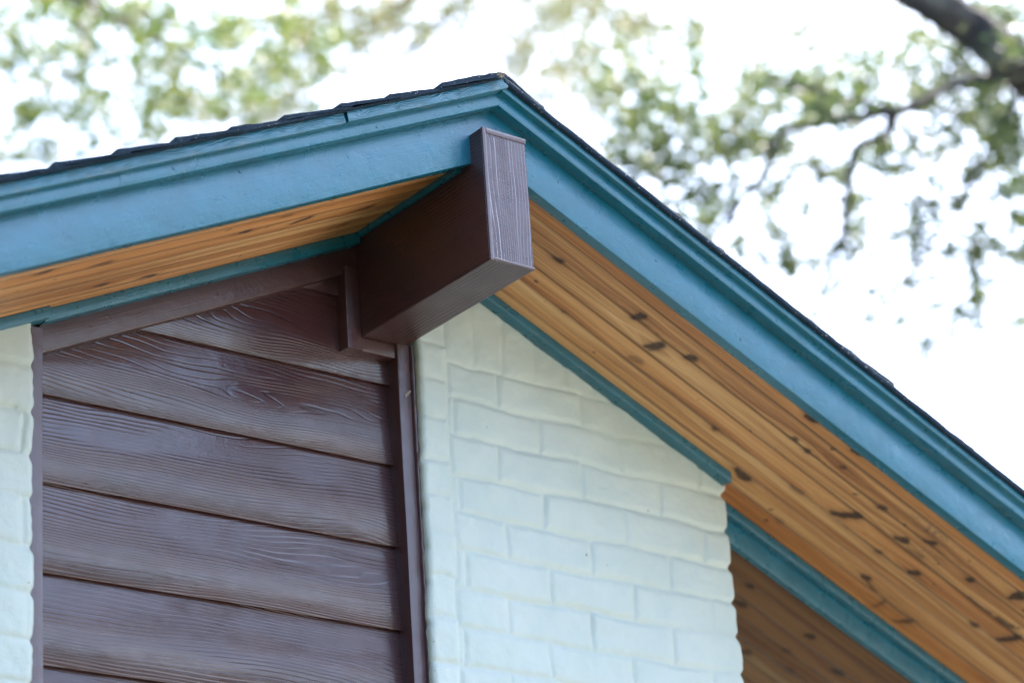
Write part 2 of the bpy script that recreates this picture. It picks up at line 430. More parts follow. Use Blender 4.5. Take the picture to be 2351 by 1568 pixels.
def brick_wall(x0, x1, zs_top, face_y, back_y, joints, col_joints, col_x, name, label, jag, seed, soldier=None, lean=0.0):
    xs = np.arange(x0, x1 + 1e-6, 0.003)
    zf = np.arange(-0.30, 0.80, 0.003); zc = np.arange(GZ, -0.30, 0.008)
    zs = np.concatenate([zc, zf])
    X, Z = np.meshgrid(xs, zs)                                  # rows z, cols x
    top = zs_top(X)
    Zr = np.minimum(Z, top)
    jit = lambda f, a, s: a * vnoise(X * f, Zr * f, s)
    Zw = Zr + jit(9, 0.0055, seed) + jit(45, 0.0018, seed + 1)
    Xw = X + jit(16, 0.004, seed + 2)
    d1, ci = near(joints, Zw)
    # vertical joints of the running bond
    ph = np.where(ci % 2 == 0, 0.0, 0.5)
    L = 0.1925
    off = 0.809 + 0.006 * np.sin(ci * 5.1)
    q = (Xw - off) / L + ph
    d2 = np.abs(q - np.round(q)) * L
    if soldier is not None:
        ms = Zw > soldier[0]
        ds, _ = near(soldier[1], Xw)
        d2 = np.where(ms, ds, d2); d1 = np.where(ms, np.abs(Zw - soldier[0]), d1)
        bi = np.floor(Xw / 0.0685)
    bid = np.floor(q) * 3.7 + ci * 11.3
    if col_x is not None:
        inc = (Xw < col_x[1]) & (Xw > col_x[0])
        dc, cc = near(col_joints, Zw)
        d1 = np.where(inc, dc, d1)
        dcol = np.minimum(np.abs(Xw - col_x[0]), np.abs(Xw - col_x[1]))
        d2 = np.where(inc, dcol, np.minimum(d2, dcol))
        bid = np.where(inc, cc * 7.7 + 50, bid)
    d = np.minimum(d1, d2 * 1.1)
    strength = 0.72 + 0.55 * vnoise(X * 7, Zr * 9, seed + 5)
    prof = np.exp(-(d / 0.0065) ** 2)
    h = -0.0040 * prof * np.clip(strength, 0.15, 1.4) * (np.where(ms & ~inc, 0.35, 1.0) if soldier is not None else 1.0)
    tilt = vnoise(bid * 1.37, bid * 0.71, seed + 6)
    h = h + 0.0016 * tilt + jit(30, 0.0013, seed + 7) + jit(11, 0.0016, seed + 12) + jit(90, 0.0005, seed + 8)
    # rounded outer edges
    de = np.minimum(X - x0, x1 - X)
    h = h - 0.006 * np.exp(-(de / 0.004) ** 1.5)
    Y = face_y - h
    # jagged ends: bricks bulge, joints retreat
    ej = np.exp(-(near(joints if jag[1] else col_joints, Zr + 0.004 * vnoise(Zr * 20, 0 * Zr, 3))[0] / 0.008) ** 2)
    rec1 = jag[1] * ej * (1 + 0.3 * vnoise(Zr * 30, Zr * 0 + 3, seed)) + 0.0042 * vnoise(Zr * 19, Zr * 0, seed + 9) + 0.0012 * vnoise(Zr * 90, Zr * 0, seed + 9)
    rec0 = jag[0] * ej * (1 + 0.3 * vnoise(Zr * 30, Zr * 0 + 8, seed)) + 0.0022 * vnoise(Zr * 30, Zr * 0 + 5, seed + 9)
    w1 = np.clip((X - (x1 - 0.05)) / 0.05, 0, 1) ** 2; w0 = np.clip(((x0 + 0.05) - X) / 0.05, 0, 1) ** 2
    X2 = X - rec1 * w1 + rec0 * w0 + lean * (0.45 - Zr) * np.where(Zr > -0.4, 1, 0) + lean * 0.85 * np.where(Zr > -0.4, 0, 1)
    nz, nx = X.shape
    # return faces: extra columns running back into the wall
    def side(c):
        cols = []
        for yb in (face_y + 0.012, back_y):
            cols.append((X2[:, c:c + 1], np.full((nz, 1), yb) + 0.0008 * vnoise(Zr[:, c:c + 1] * 60, Zr[:, c:c + 1] * 0 + yb * 90), Zr[:, c:c + 1]))
        return cols
    Lc = side(0)[::-1]; Rc = side(nx - 1)
    XX = np.hstack([c[0] for c in Lc] + [X2] + [c[0] for c in Rc])
    YY = np.hstack([c[1] for c in Lc] + [Y] + [c[1] for c in Rc])
    ZZ = np.hstack([c[2] for c in Lc] + [Zr] + [c[2] for c in Rc])
    pad = lambda A, v: np.hstack([np.full((nz, 2), v), A, np.full((nz, 2), v)])
    edge = np.maximum(np.exp(-(np.abs(X - (x0 if jag[2] == 0 else x1)) / 0.018) ** 2), 0.55 * np.exp(-((top - Zr) / 0.05) ** 2))
    J = pad(prof, 0.3); E = pad(edge, 0.6)
    n2 = XX.shape[1]
    verts = np.stack([XX, YY, ZZ], -1).reshape(-1, 3)
    idx = np.arange(nz * n2).reshape(nz, n2)
    keep = (ZZ[1:, :-1] > ZZ[:-1, :-1] + 1e-6) | (ZZ[1:, 1:] > ZZ[:-1, 1:] + 1e-6)
    f = np.stack([idx[:-1, :-1], idx[:-1, 1:], idx[1:, 1:], idx[1:, :-1]], -1)[keep]
    o = obj(name, verts.tolist(), f.tolist(), M['brick'], house, None, {'joint': J.ravel(), 'rough_edge': E.ravel()}, 180)
    if label: o['label'] = label
    return o

FY = -0.052
bw = brick_wall(0.7325, 1.4575, lambda x: zl(0.806, x), FY, 0.10, MAINJ, COLJ, (0.70, 0.7925), 'brick_wall', 'white brick wall section beside the porch', (0.002, 0.0085, 0), 1,
                soldier=(0.568, [0.72, 0.7925, 0.8554, 0.9233, 0.9992, 1.0661, 1.136, 1.205, 1.28]), lean=-0.013)
bl = brick_wall(-0.62, -0.0405, lambda x: zl(0.800, x), FY, 0.06, LEFTJ, LEFTJ, None, 'brick_wall', None, (0.0, 0.0045, 1), 11)

# ---- lap siding
mb = MB()
ts = np.linspace(-0.03, 0.712, 20)
for kk in range(-2, 23):
    zb = Z0 - kk * EXPO; zt = zb + EXPO + 0.02
    # boards stop short behind the sloping frieze
    ts = np.linspace(max(-0.03, XC - (0.797 - zb) / T), 0.712, 20)
    yb, yt_ = -0.0060, 0.0035
    prof = [(yb + 0.0005, zb + 0.0), (yb, zb + 0.0012), (yb + (yt_ - yb) * 0.5, (zb + zt) / 2), (yt_, zt), (yt_ + 0.008, zt), (yb + 0.0105, zb + 0.0065), (yb + 0.0040, zb + 0.0005)]
    mb.extrude(prof, ts, lambda t, a, b: (t, a, min(b + 0.0006 * float(vnoise(t * 5, b * 3.0)), float(zl(0.797, t)))), seed=kk * 1.7 + 6.3)
sdg = mb.build('lap_siding', M['siding'], house)

# ---- brown trims on the siding
mb = MB(); mb.box(0.6985, 0.7265, -0.034, 0.010, GZ, 0.5935, 0.0025, 2.0, 'z', 0.0006, 60)
ct = mb.build('corner_trim', M['brown'], house)
# bead of painted caulk where trim meets brick
v = []; f = []
zz = np.linspace(GZ, 0.59, 700)
for i, z in enumerate(zz):
    wv = 0.0022 * float(vnoise(z * 38, 1.0)) + 0.001 * float(vnoise(z * 110, 2.0))
    for a in range(6):
        t = a / 5 * math.pi / 2
        v.append((0.7255 + (0.0085 + wv) * (1 - math.cos(t)), -0.0335 - (0.003) * math.sin(t * 2) - 0.004 * math.sin(t) + 0.0006 * float(vnoise(z * 60, a)), z))
for i in range(len(zz) - 1):
    for a in range(5):
        f.append((i * 6 + a, i * 6 + a + 1, i * 6 + a + 7, i * 6 + a + 6))
obj('caulk_bead', v, f, M['brown'], ct, [(0, 0)] * (4 * len(f)), {'seed': [0.0] * len(v)}, 60)
v = [(0.7135, -0.0375, 0.4735), (0.7165, -0.0385, 0.4765), (0.7195, -0.0430, 0.4815), (0.7205, -0.0470, 0.4785), (0.7175, -0.0425, 0.4735), (0.7145, -0.0390, 0.4690)]
v = [(a - 0.004, b + 0.002, c + 0.02) for a, b, c in v]
v2 = [(a + 0.0006, b + 0.0007, c) for a, b, c in v]
flk = obj('peeled_flake', v + v2, [(0, 1, 4, 5), (1, 2, 3, 4), (6, 11, 10, 7), (7, 10, 9, 8), (0, 6, 7, 1), (1, 7, 8, 2), (2, 8, 9, 3), (3, 9, 10, 4), (4, 10, 11, 5), (5, 11, 6, 0)], M['flake'], ct)
flk['label'] = 'pale curled flake on the corner trim'
mb = MB(); mb.box(-0.060, -0.0137, -0.032, 0.010, GZ, 0.4695, 0.002, 3.0, 'z', 0.0007, 60)
mb.build('corner_trim', M['brown'], house)
mb = MB(); mb.rake(-1, 0.0477, 0.6885, -0.021, 0.012, 0.744, 0.800, 0.002, 4.0)
mb.build('frieze_board', M['brown'], house)
# frame round the ridge beam
bt = MB(); bt.box(0.5955, 0.6265, -0.029, 0.010, 0.5650, 0.7235, 0.0018, 5.0, 'z', 0.0004, 8)
bt.build('beam_trim', M['brown'], house)
bt = MB(); bt.box(0.6268, 0.6980, -0.0285, 0.010, 0.5645, 0.5912, 0.0018, 6.0, 'x', 0.0004, 8)
bt.build('beam_trim', M['brown'], house)

# ---- ridge beam: side boards, under board and grained front
def beam():
    v = []; f = []; uv = []; sdv = []; mi = []
    def face(o, du, dv, nu, nv, uvf, seed, m):
        b = len(v)
        for i in range(nu + 1):
            for j in range(nv + 1):
                v.append(tuple(o + du * i / nu + dv * j / nv)); sdv.append(seed)
        for i in range(nu):
            for j in range(nv):
                q = [b + i * (nv + 1) + j, b + (i + 1) * (nv + 1) + j, b + (i + 1) * (nv + 1) + j + 1, b + i * (nv + 1) + j + 1]
                f.append(q); mi.append(m)
                for k in q: uv.append(uvf(v[k]))
    r = 0.0022
    A = np.array
    YB = 0.9
    yl = lambda p: (p[1], p[2]); fr = lambda p: (p[2], p[0]); un = lambda p: (p[1], p[0])
    face(A((BXL, YB, BZB + r)), A((0, BYF + r - YB, 0)), A((0, 0, BZT - BZB - 2 * r)), 6, 2, yl, 1.0, 0)
    face(A((BXL + r, BYF, BZB + r)), A((BXR - BXL - 2 * r, 0, 0)), A((0, 0, BZT - BZB - 2 * r)), 2, 2, fr, 2.0, 1)
    face(A((BXR, BYF + r, BZB + r)), A((0, YB - BYF - r, 0)), A((0, 0, BZT - BZB - 2 * r)), 6, 2, yl, 3.0, 0)
    face(A((BXL + r, YB, BZB)), A((BXR - BXL - 2 * r, 0, 0)), A((0, BYF + r - YB, 0)), 2, 6, un, 4.0, 0)
    face(A((BXL + r, BYF + r, BZT)), A((BXR - BXL - 2 * r, 0, 0)), A((0, YB - BYF - r, 0)), 2, 6, un, 5.0, 0)
    # chamfers
    def q4(p, m=2):
        b = len(v); v.extend(p); sdv.extend([6.0] * len(p)); f.append(list(range(b, b + len(p)))); mi.append(m)
        uv.extend([(k[1], k[2]) for k in p])
    for x, s in ((BXL, 1), (BXR, -1)):
        q4([(x, BYF + r, BZB + r), (x + s * r, BYF, BZB + r), (x + s * r, BYF, BZT - r), (x, BYF + r, BZT - r)])
        q4([(x, BYF + r, BZB + r), (x, YB, BZB + r), (x + s * r, YB, BZB), (x + s * r, BYF + r, BZB)])
        q4([(x, BYF + r, BZT - r), (x, YB, BZT - r), (x + s * r, YB, BZT), (x + s * r, BYF + r, BZT)])
    for z, s in ((BZB, 1), (BZT, -1)):
        q4([(BXL + r, BYF, z + s * r), (BXR - r, BYF, z + s * r), (BXR - r, BYF + r, z), (BXL + r, BYF + r, z)])
    # the edges of the side boards and the capping strip stand a hair proud of the front
    o = obj('ridge_beam', v, f, None, house, uv, {'seed': sdv}, 0, [M['beam_side'], M['beam_front'], M['brown']], mi)
    return o
rb = beam()
mb = MB(); mb.box(BXL + 0.0005, BXL + 0.0085, BYF - 0.0012, BYF + 0.004, BZB + 0.0005, BZT - 0.0005, 0.0010, 7.0, 'z', 0.0, 3)
mb.build('board_edge', M['brown'], rb)
mb = MB(); mb.box(BXL + 0.0090, BXR - 0.0005, BYF - 0.0014, BYF + 0.004, BZT - 0.0105, BZT - 0.0003, 0.0010, 8.0, 'x', 0.0, 3)
mb.build('capping_strip', M['brown'], rb)
mb = MB(); mb.box(BXL + 0.0090, BXR - 0.0005, BYF - 0.0012, BYF + 0.004, BZB + 0.0003, BZB + 0.0050, 0.0010, 9.0, 'x', 0.0, 3)
mb.build('board_edge', M['brown'], rb)

# ---- cedar soffits
KN_R = [(0.239,-0.253,0.255,-0.258,0.01,1),(0.434,-0.253,0.44,-0.279,0.012,1),(0.498,-0.211,0.515,-0.249,0.011,1),(0.512,-0.212,0.517,-0.246,0.008,0.8),(0.564,-0.258,0.572,-0.269,0.012,0.9),(0.505,-0.164,0.52,-0.173,0.014,0.45),(0.436,-0.344,0.454,-0.351,0.01,0.9),(0.345,-0.153,0.351,-0.155,0.006,0.7),(0.145,-0.346,0.152,-0.346,0.005,0.8),(0.805,-0.331,0.816,-0.339,0.014,1),(0.923,-0.337,0.935,-0.346,0.014,1),(0.873,-0.258,0.879,-0.259,0.009,1),(0.837,-0.26,0.841,-0.264,0.005,0.9),(0.945,-0.278,0.951,-0.286,0.006,0.7),(0.846,-0.094,0.875,-0.089,0.015,0.9),(0.733,-0.152,0.739,-0.149,0.008,0.9),(1.04,-0.159,1.074,-0.204,0.014,1),(1.033,-0.162,1.063,-0.176,0.01,0.8),(1.161,-0.215,1.176,-0.225,0.014,0.95),(1.197,-0.258,1.21,-0.27,0.01,1),(1.255,-0.159,1.265,-0.174,0.011,0.95),(1.171,-0.15,1.179,-0.153,0.008,0.9),(1.217,-0.066,1.228,-0.069,0.01,0.9),(1.327,-0.245,1.333,-0.249,0.011,1),(1.438,-0.152,1.449,-0.154,0.009,0.9),(1.505,-0.154,1.521,-0.205,0.012,1),(1.414,-0.273,1.419,-0.31,0.016,1),(1.074,-0.253,1.08,-0.261,0.01,0.9),(0.996,-0.048,1.01,-0.048,0.008,0.4),(1.228,-0.065,1.299,-0.049,0.003,0.7),(1.299,-0.049,1.382,-0.053,0.003,0.6),(1.301,-0.006,1.3,-0.048,0.004,0.8),(1.356,-0.007,1.378,-0.053,0.008,0.8),(1.374,-0.208,1.428,-0.207,0.005,0.6),(1.449,-0.209,1.488,-0.214,0.011,0.75),(1.188,-0.213,1.233,-0.216,0.008,0.4),(0.935,-0.149,0.967,-0.156,0.008,0.5),(1.121,0.17,1.13,0.167,0.01,1),(1.151,0.237,1.166,0.231,0.014,0.9),(1.306,0.191,1.316,0.182,0.012,1),(1.319,0.276,1.329,0.267,0.01,0.8),(1.279,0.364,1.29,0.347,0.012,0.8),(1.425,0.23,1.441,0.219,0.013,1),(1.37,0.321,1.382,0.314,0.011,0.6)]
KN_L = [(0.926,-0.28,0.9,-0.283,0.01,0.9),(0.799,-0.247,0.759,-0.252,0.01,0.7),(0.479,-0.237,0.462,-0.238,0.009,1),(0.351,-0.215,0.318,-0.231,0.009,1),(0.203,-0.195,0.153,-0.204,0.01,0.7),(0.417,-0.277,0.393,-0.275,0.006,0.6),(0.701,-0.112,0.682,-0.111,0.008,0.9),(0.596,-0.096,0.562,-0.089,0.008,0.9),(0.19,-0.111,0.147,-0.123,0.007,0.5)]
ZSOF = 0.816
def soffit(side, smax, sfine, yfine, knots, stains, seed, label):
    seams = np.array([-0.31 + 0.0525 * i for i in range(0, 130)]) + (0.0 if side > 0 else 0.018)
    ss = np.concatenate([np.arange(0.0, sfine, 0.0035), np.linspace(sfine, smax, 12)])
    ya = np.arange(-0.3480, yfine, 0.0028)
    ex = np.concatenate([[s_ - 0.0022, s_, s_ + 0.0022] for s_ in seams if s_ < yfine])
    ya = ya[np.min(np.abs(ya[:, None] - ex[None, :]), 1) > 0.0011]
    ys = np.unique(np.concatenate([ya, ex, np.linspace(yfine + 0.03, 6.45, 14)]))
    Sg, Yg = np.meshgrid(ss, ys)
    bidx = np.floor((Yg - seams[0]) / 0.0525) 
    dse = np.min(np.abs(Yg[..., None] - seams[None, None, :18]), -1)
    seam = np.clip(1.5 - dse / 0.0030, 0, 1)
    seam = seam * (0.65 + 0.35 * np.clip(0.5 + vnoise(Sg * 3, bidx * 9.5, 4), 0, 1))
    knot = np.zeros_like(Sg); halo = np.zeros_like(Sg); warp = np.zeros_like(Sg); stain = np.zeros_like(Sg)
    wob = vnoise(Sg * 55, Yg * 70, seed) * 0.0026 + vnoise(Sg * 140, Yg * 150, seed + 1) * 0.0018
    for (s0, y0, s1, y1, wd, st) in knots:
        if wd > 0.005: s0, y0, s1, y1 = s0 + .12 * (s1 - s0), y0 + .12 * (y1 - y0), s1 - .12 * (s1 - s0), y1 - .12 * (y1 - y0)
        dx, dy = s1 - s0, y1 - y0; L2 = dx * dx + dy * dy + 1e-9
        t = np.clip(((Sg - s0) * dx + (Yg - y0) * dy) / L2, 0, 1)
        bow = 0.06 * math.sqrt(L2) * np.sin(t * math.pi)
        nx_, ny_ = -dy / math.sqrt(L2), dx / math.sqrt(L2)
        px, py = s0 + dx * t + nx_ * bow, y0 + dy * t + ny_ * bow
        d = np.hypot(Sg - px, Yg - py) + wob
        half = wd * 0.62 * (0.65 + 0.7 * t)
        knot = np.maximum(knot, st * np.clip((half - d) / 0.0050 + 0.5, 0, 1))
        halo = np.maximum(halo, st * np.exp(-np.maximum(d - half, 0) / 0.008) * np.exp(-(np.abs(Yg - (y0 + y1) / 2) / (abs(dy) / 2 + 0.012)) ** 2))
        far = np.hypot((Sg - (s0 + s1) / 2) * 0.35, Yg - (y0 + y1) / 2)
        warp += st * np.sign(Yg - (y0 + y1) / 2) * -0.55 * np.exp(-(far / 0.022) ** 2)
    for (s0, y0, rs, ry, st) in stains:
        stain = np.maximum(stain, st * np.exp(-(((Sg - s0) / rs) ** 2 + ((Yg - y0) / ry) ** 2)))
    X = XC + side * Sg * CA
    Z = zl(ZSOF, X) + 0.0035 * np.clip(1 - dse / 0.0023, 0, 1) + 0.0004 * vnoise(bidx * 3.3, Sg * 2, 2)
    ny, ns = Sg.shape
    verts = np.stack([X, Yg, Z], -1).reshape(-1, 3)
    idx = np.arange(ny * ns).reshape(ny, ns)
    f = np.stack([idx[:-1, :-1], idx[1:, :-1], idx[1:, 1:], idx[:-1, 1:]], -1)
    if side < 0: f = f[..., ::-1]
    f = f.reshape(-1, 4)
    uvv = np.stack([Sg + bidx * 3.77 + (0 if side > 0 else 40), Yg], -1).reshape(-1, 2)[f.ravel()]
    hr = np.random.default_rng(int(seed) + 5).random(200)
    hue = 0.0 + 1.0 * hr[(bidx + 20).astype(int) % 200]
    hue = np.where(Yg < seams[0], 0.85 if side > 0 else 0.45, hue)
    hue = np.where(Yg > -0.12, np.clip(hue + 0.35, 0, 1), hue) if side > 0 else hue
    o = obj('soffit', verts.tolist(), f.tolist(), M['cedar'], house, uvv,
            {'seed': (bidx * 1.9 + seed).ravel(), 'knot': knot.ravel(), 'halo': halo.ravel(), 'warp': warp.ravel(), 'stain': stain.ravel(), 'hue': hue.ravel(), 'seam': seam.ravel(), 'porch_shade': np.where((Yg > 0.026) & (side > 0), 1.0, 0.0).ravel()}, 40)
    o['label'] = label
    return o
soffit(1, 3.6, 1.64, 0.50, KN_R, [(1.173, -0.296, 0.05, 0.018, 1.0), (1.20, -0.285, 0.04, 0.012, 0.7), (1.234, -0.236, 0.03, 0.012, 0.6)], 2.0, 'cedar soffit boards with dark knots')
soffit(-1, 3.6, 1.10, 0.05, KN_L, [], 31.0, 'cedar soffit boards with long fine grain')

# ---- teal trims under the soffit
mb = MB(); mb.rake(1, 0.052, 0.7705, -0.0775, -0.047, 0.7965, 0.8155, 0.0018, 11.0)
mb.build('soffit_trim', M['teal'], house)
mb = MB(); mb.rake(1, 0.7560, 0.7800, -0.0468, 0.0015, 0.7985, 0.8155, 0.0015, 15.0)
mb.build('soffit_trim', M['teal'], house)
mb = MB(); mb.rake(-1, 0.052, 0.690, -0.0430, -0.012, 0.7925, 0.8155, 0.0018, 12.0)
lt = mb.build('soffit_trim', M['teal'], house)
mb = MB(); mb.rake(-1, 0.6905, 1.45, -0.0600, -0.030, 0.7945, 0.8155, 0.0018, 13.0)
mb.build('soffit_trim', M['teal'], house)
mb = MB(); mb.box(BXL - 0.011, BXL - 0.0003, -0.3440, -0.0435, 0.7800, 0.7945, 0.0015, 14.0, 'y', 0.0004, 10)
mb.build('soffit_trim', M['teal'], house)
for (d, q) in ((0.30, 0.806), (0.135, 0.8035), (0.455, 0.805), (0.56, 0.807), (0.63, 0.8045), (0.40, 0.800)):
    x = XC - d; z = q - d * T; v = []
    r = 0.0028 if d == 0.455 else 0.0018
    for rr, y in ((r, -0.0428), (r * .92, -0.0440), (r * .6, -0.0447)):
        for i in range(8):
            a = i * math.pi / 4; v.append((x + rr * math.cos(a), y, z + rr * math.sin(a)))
    f = [(k * 8 + i, k * 8 + (i + 1) % 8, k * 8 + 8 + (i + 1) % 8, k * 8 + 8 + i) for k in (0, 1) for i in range(8)] + [tuple(16 + i for i in range(8))]
    obj('nail_head', v, f, M['teal'], lt, [(0, 0)] * sum(len(q_) for q_ in f), {'seed': [1.0] * len(v)}, 60)

# ---- rake boards with their stepped trims
def rake_set(side):
    s0 = 20.0 if side < 0 else 30.0
    mb = MB(); mb.rake(side, 0.0, 3.3, -0.3700, -0.3465, 0.8070, 0.9400, 0.0022, s0, 0.0005)
    rk = mb.build('rake_board', M['teal'], house)
    mb = MB()
    if side < 0:
        mb.rake(side, 0.0, 0.757, -0.3955, -0.3693, 0.8995, 0.9300, 0.002, s0 + 1, 0.0005)
        mb.rake(side, 0.7575, 3.3, -0.3951, -0.3693, 0.8998, 0.9300, 0.002, s0 + 2, 0.0005)
    else:
        mb.rake(side, 0.0, 3.3, -0.3955, -0.3693, 0.9000, 0.9300, 0.002, s0 + 1, 0.0005)
    mb.build('shadow_trim', M['teal'], rk)
    if side < 0:
        for (a, b, y, sd2) in ((-0.010, 0.3325, -0.4130, 3), (0.3345, 3.3, -0.4095, 4)):
            mb = MB(); n = max(3, int((b - a) / 0.04))
            tsx = np.linspace(a, b, n)
            prof = rrect(y, -0.3688, 0.9225, 0.9430, 0.002)
            mb.extrude(prof, tsx, lambda t, p, q, a=a, n=n: (XC - t - (q - 0.92) * T * (0.7 if t == a else 0.35 if t == b else 0) , p - 0.004 * math.exp(-(t / 0.05) ** 2), q - t * T), s0 + sd2, 0.0004)
            mb.build('crown_trim', M['teal_grain'], rk)
    else:
        mb = MB(); mb.rake(side, 0.002, 3.3, -0.4085, -0.3688, 0.9230, 0.9415, 0.003, s0 + 3, 0.0004)
        mb.build('crown_trim', M['teal'], rk)
    return rk
for side, spots in ((-1, ((0.085, 0.9135, -0.3957), (0.262, 0.9080, -0.3957), (0.66, 0.9120, -0.3957), (0.155, 0.8830, -0.3702), (0.305, 0.8720, -0.3702), (0.52, 0.8880, -0.3702), (0.83, 0.8420, -0.3702))), (1, ((0.30, 0.9140, -0.3957), (0.62, 0.9090, -0.3957), (0.36, 0.8610, -0.3702), (0.55, 0.8350, -0.3702), (0.93, 0.8700, -0.3702)))):
    rk = rake_set(side)
    for d, q, y in spots:
        x = XC + side * d; z = q - d * T; v = []
        for rr, yy in ((0.0030, y + 0.0004), (0.0026, y - 0.0008), (0.0012, y - 0.0004)):
            for i in range(8):
                a = i * math.pi / 4; v.append((x + rr * math.cos(a), yy, z + rr * math.sin(a)))
        f = [(k * 8 + i, k * 8 + (i + 1) % 8, k * 8 + 8 + (i + 1) % 8, k * 8 + 8 + i) for k in (0, 1) for i in range(8)] + [tuple(16 + i for i in range(8))]
        obj('nail_head', v, f, M['teal'], rk, [(0, 0)] * sum(len(q_) for q_ in f), {'seed': [1.0] * len(v)}, 60)

# ---- roof: deck, drip edge, shingle courses and ridge cap
roof_y1 = 6.5
rf = MB()
rf.rake(-1, 0.0, 3.35, -0.3460, roof_y1, 0.8210, 0.9410, 0.002, 1.0, 0.0)
rf.rake(1, 0.0, 3.35, -0.3460, roof_y1, 0.8210, 0.9410, 0.002, 1.0, 0.0)
roof = rf.build('roof', M['shingle'], house)
def shingles(side, d0, pitch, yf, q0, q1, lift, seed):
    v = []; f = []
    n = 0
    r = np.random.default_rng(seed)
    ysamp = np.concatenate([np.arange(0, 0.5, 0.006), np.linspace(0.5, roof_y1 - yf, 40)])
    for i in range(0, 32):
        d = d0 + pitch * i
        if d > 3.4: break
        jl = r.normal(0, 0.0015); jy = r.normal(0, 0.0025); th = lift * (0.85 + 0.3 * r.random())
        up = d - pitch * 1.25
        cols = 14
        for yy in ysamp:
            for k in range(cols):
                t = k / (cols - 1)
                dd = max(up, 0.0) + (d + jl - max(up, 0.0)) * t
                tb = (dd - up) / (d - up)
                top = q0 + 0.0015 + (q1 - q0) * tb + 0.0006 * float(vnoise(dd * 60, yy * 60, seed))
                ye = yf + jy + yy + (0.0016 * float(vnoise(dd * 80, i, seed + 1)) if yy == 0 else 0)
                nz_ = 0.0012 * float(vnoise(yy * 25, i * 3.3, seed + 2)) if k == cols - 1 else 0
                v.append((XC + side * (dd + nz_), ye, top - dd * T))
        ny = len(ysamp); b = n
        g = np.arange(ny * cols).reshape(ny, cols) + b
        fq = np.stack([g[:-1, :-1], g[:-1, 1:], g[1:, 1:], g[1:, :-1]], -1).reshape(-1, 4)
        f += [tuple(q if side > 0 else q[::-1]) for q in fq]
        n += ny * cols
        # edges: butt and rake faces drop th below
        bb = n
        for k in range(cols):
            p = v[b + k]; v.append((p[0], p[1] + 0.0008, p[2] - th * (0.45 + 0.55 * k / (cols - 1)))); n += 1
        for k in range(cols - 1):
            q = (b + k, bb + k, bb + k + 1, b + k + 1); f.append(q if side > 0 else q[::-1])
        be = n
        for j in range(ny):
            p = v[b + j * cols + cols - 1]; v.append((p[0] - side * 0.001, p[1], p[2] - th)); n += 1
        for j in range(ny - 1):
            q = (b + j * cols + cols - 1, be + j, be + j + 1, b + (j + 1) * cols + cols - 1); f.append(q if side > 0 else q[::-1])
    return obj('shingles', v, f, M['shingle'], roof, None, None, 40)
shingles(-1, 0.147, 0.1058, -0.4250, 0.9452, 0.9542, 0.0085, 5)
shingles(1, 0.0955, 0.0995, -0.4110, 0.9462, 0.9535, 0.0080, 6)
for side, y0, q0, q1, sd2 in ((-1, -0.4215, 0.9420, 0.9462, 1.0), (1, -0.4175, 0.9345, 0.9480, 2.0)):
    mb = MB()
    prof = rrect(y0, -0.385, q0, q1, 0.0018 if side < 0 else 0.0045)
    tsx = np.linspace(0.0, 3.35, 240)
    mb.extrude(prof, tsx, lambda t, a, b, side=side: (XC + side * t, a + 0.0012 * float(vnoise(t * 40, side)), b - t * T + 0.0006 * float(vnoise(t * 55, side + 9))), sd2)
    mb.build('drip_edge', M['shingle'], roof)
# ridge cap shingles, lapped and bent over the ridge
v = []; f = []
for i in range(34):
    y0 = -0.4165 + i * 0.195 + (0.0 if i == 0 else rng.normal(0, 0.004)); y1 = y0 + 0.25
    ds = np.linspace(-0.135, 0.086, 41); b = len(v)
    for yy, ex in ((y0, 0.003 if i else 0.0), (y0 + 0.06, 0.002), (y1, 0.0)):
        for lay in (0, 1):
            for d in ds:
                rd = math.sqrt(d * d + 0.014 ** 2) - 0.004
                q = (0.9510 if d < 0 else 0.9455 + 0.0060 * math.exp(-(d / 0.03) ** 2)) + ((0.0065 if d < 0 else 0.0060 - 0.0046 * min(1, d / 0.08)) if lay == 0 else 0.0) + ex * (1 if d < 0 else 0.3) + (0.0008 * float(vnoise(d * 90, i)) if lay == 0 else 0)
                v.append((XC + d, yy + (0.0015 * float(vnoise(d * 70, i + 9)) if yy == y0 else 0), q - rd * T))
    n = len(ds)
    row = lambda k, lay: b + (k * 2 + lay) * n
    for k in (0, 1):
        for j in range(n - 1):
            f.append((row(k, 0) + j, row(k, 0) + j + 1, row(k + 1, 0) + j + 1, row(k + 1, 0) + j))
    for j in range(n - 1):
        f.append((row(0, 1) + j, row(0, 1) + j + 1, row(0, 0) + j + 1, row(0, 0) + j))
    for k in (0, 1):
        for j in (0, n - 1):
            f.append((row(k, 0) + j, row(k + 1, 0) + j, row(k + 1, 1) + j, row(k, 1) + j))
obj('ridge_cap', v, f, M['shingle'], roof, None, None, 40)

# ---- porch beam behind the right-hand brick
mb = MB(); mb.rake(1, 0.7850, 3.2, 0.0180, 0.0340, 0.7480, 0.8155, 0.002, 41.0)
pb = mb.build('porch_beam', M['teal'], house)
mb = MB(); mb.rake(1, 0.7850, 3.2, 0.0020, 0.0176, 0.7945, 0.8157, 0.0022, 42.0)
mb.build('porch_trim', M['teal'], pb)

# ---- the rest of the house (out of the picture, closes the volume)
for bxs in ((-2.3, 3.45, 6.05, 6.25, GZ, -0.55), (-2.3, -2.1, 0.06, 6.04, GZ, -0.55), (1.36, 3.40, 1.90, 2.05, GZ, -0.45), (-2.3, -0.62, -0.05, 0.05, GZ, -0.55), (-0.62, 1.36, 0.10, 0.16, GZ, 0.40)):
    mb = MB(); mb.box(*bxs, 0.003, 1.0, 'x'); mb.build('outer_wall', M['brick'], house)
mb = MB(); mb.box(2.95, 3.07, 0.03, 0.15, GZ, -0.33, 0.004, 1.0, 'z', 0.0, 4)
mb.build('porch_post', M['teal'], house)

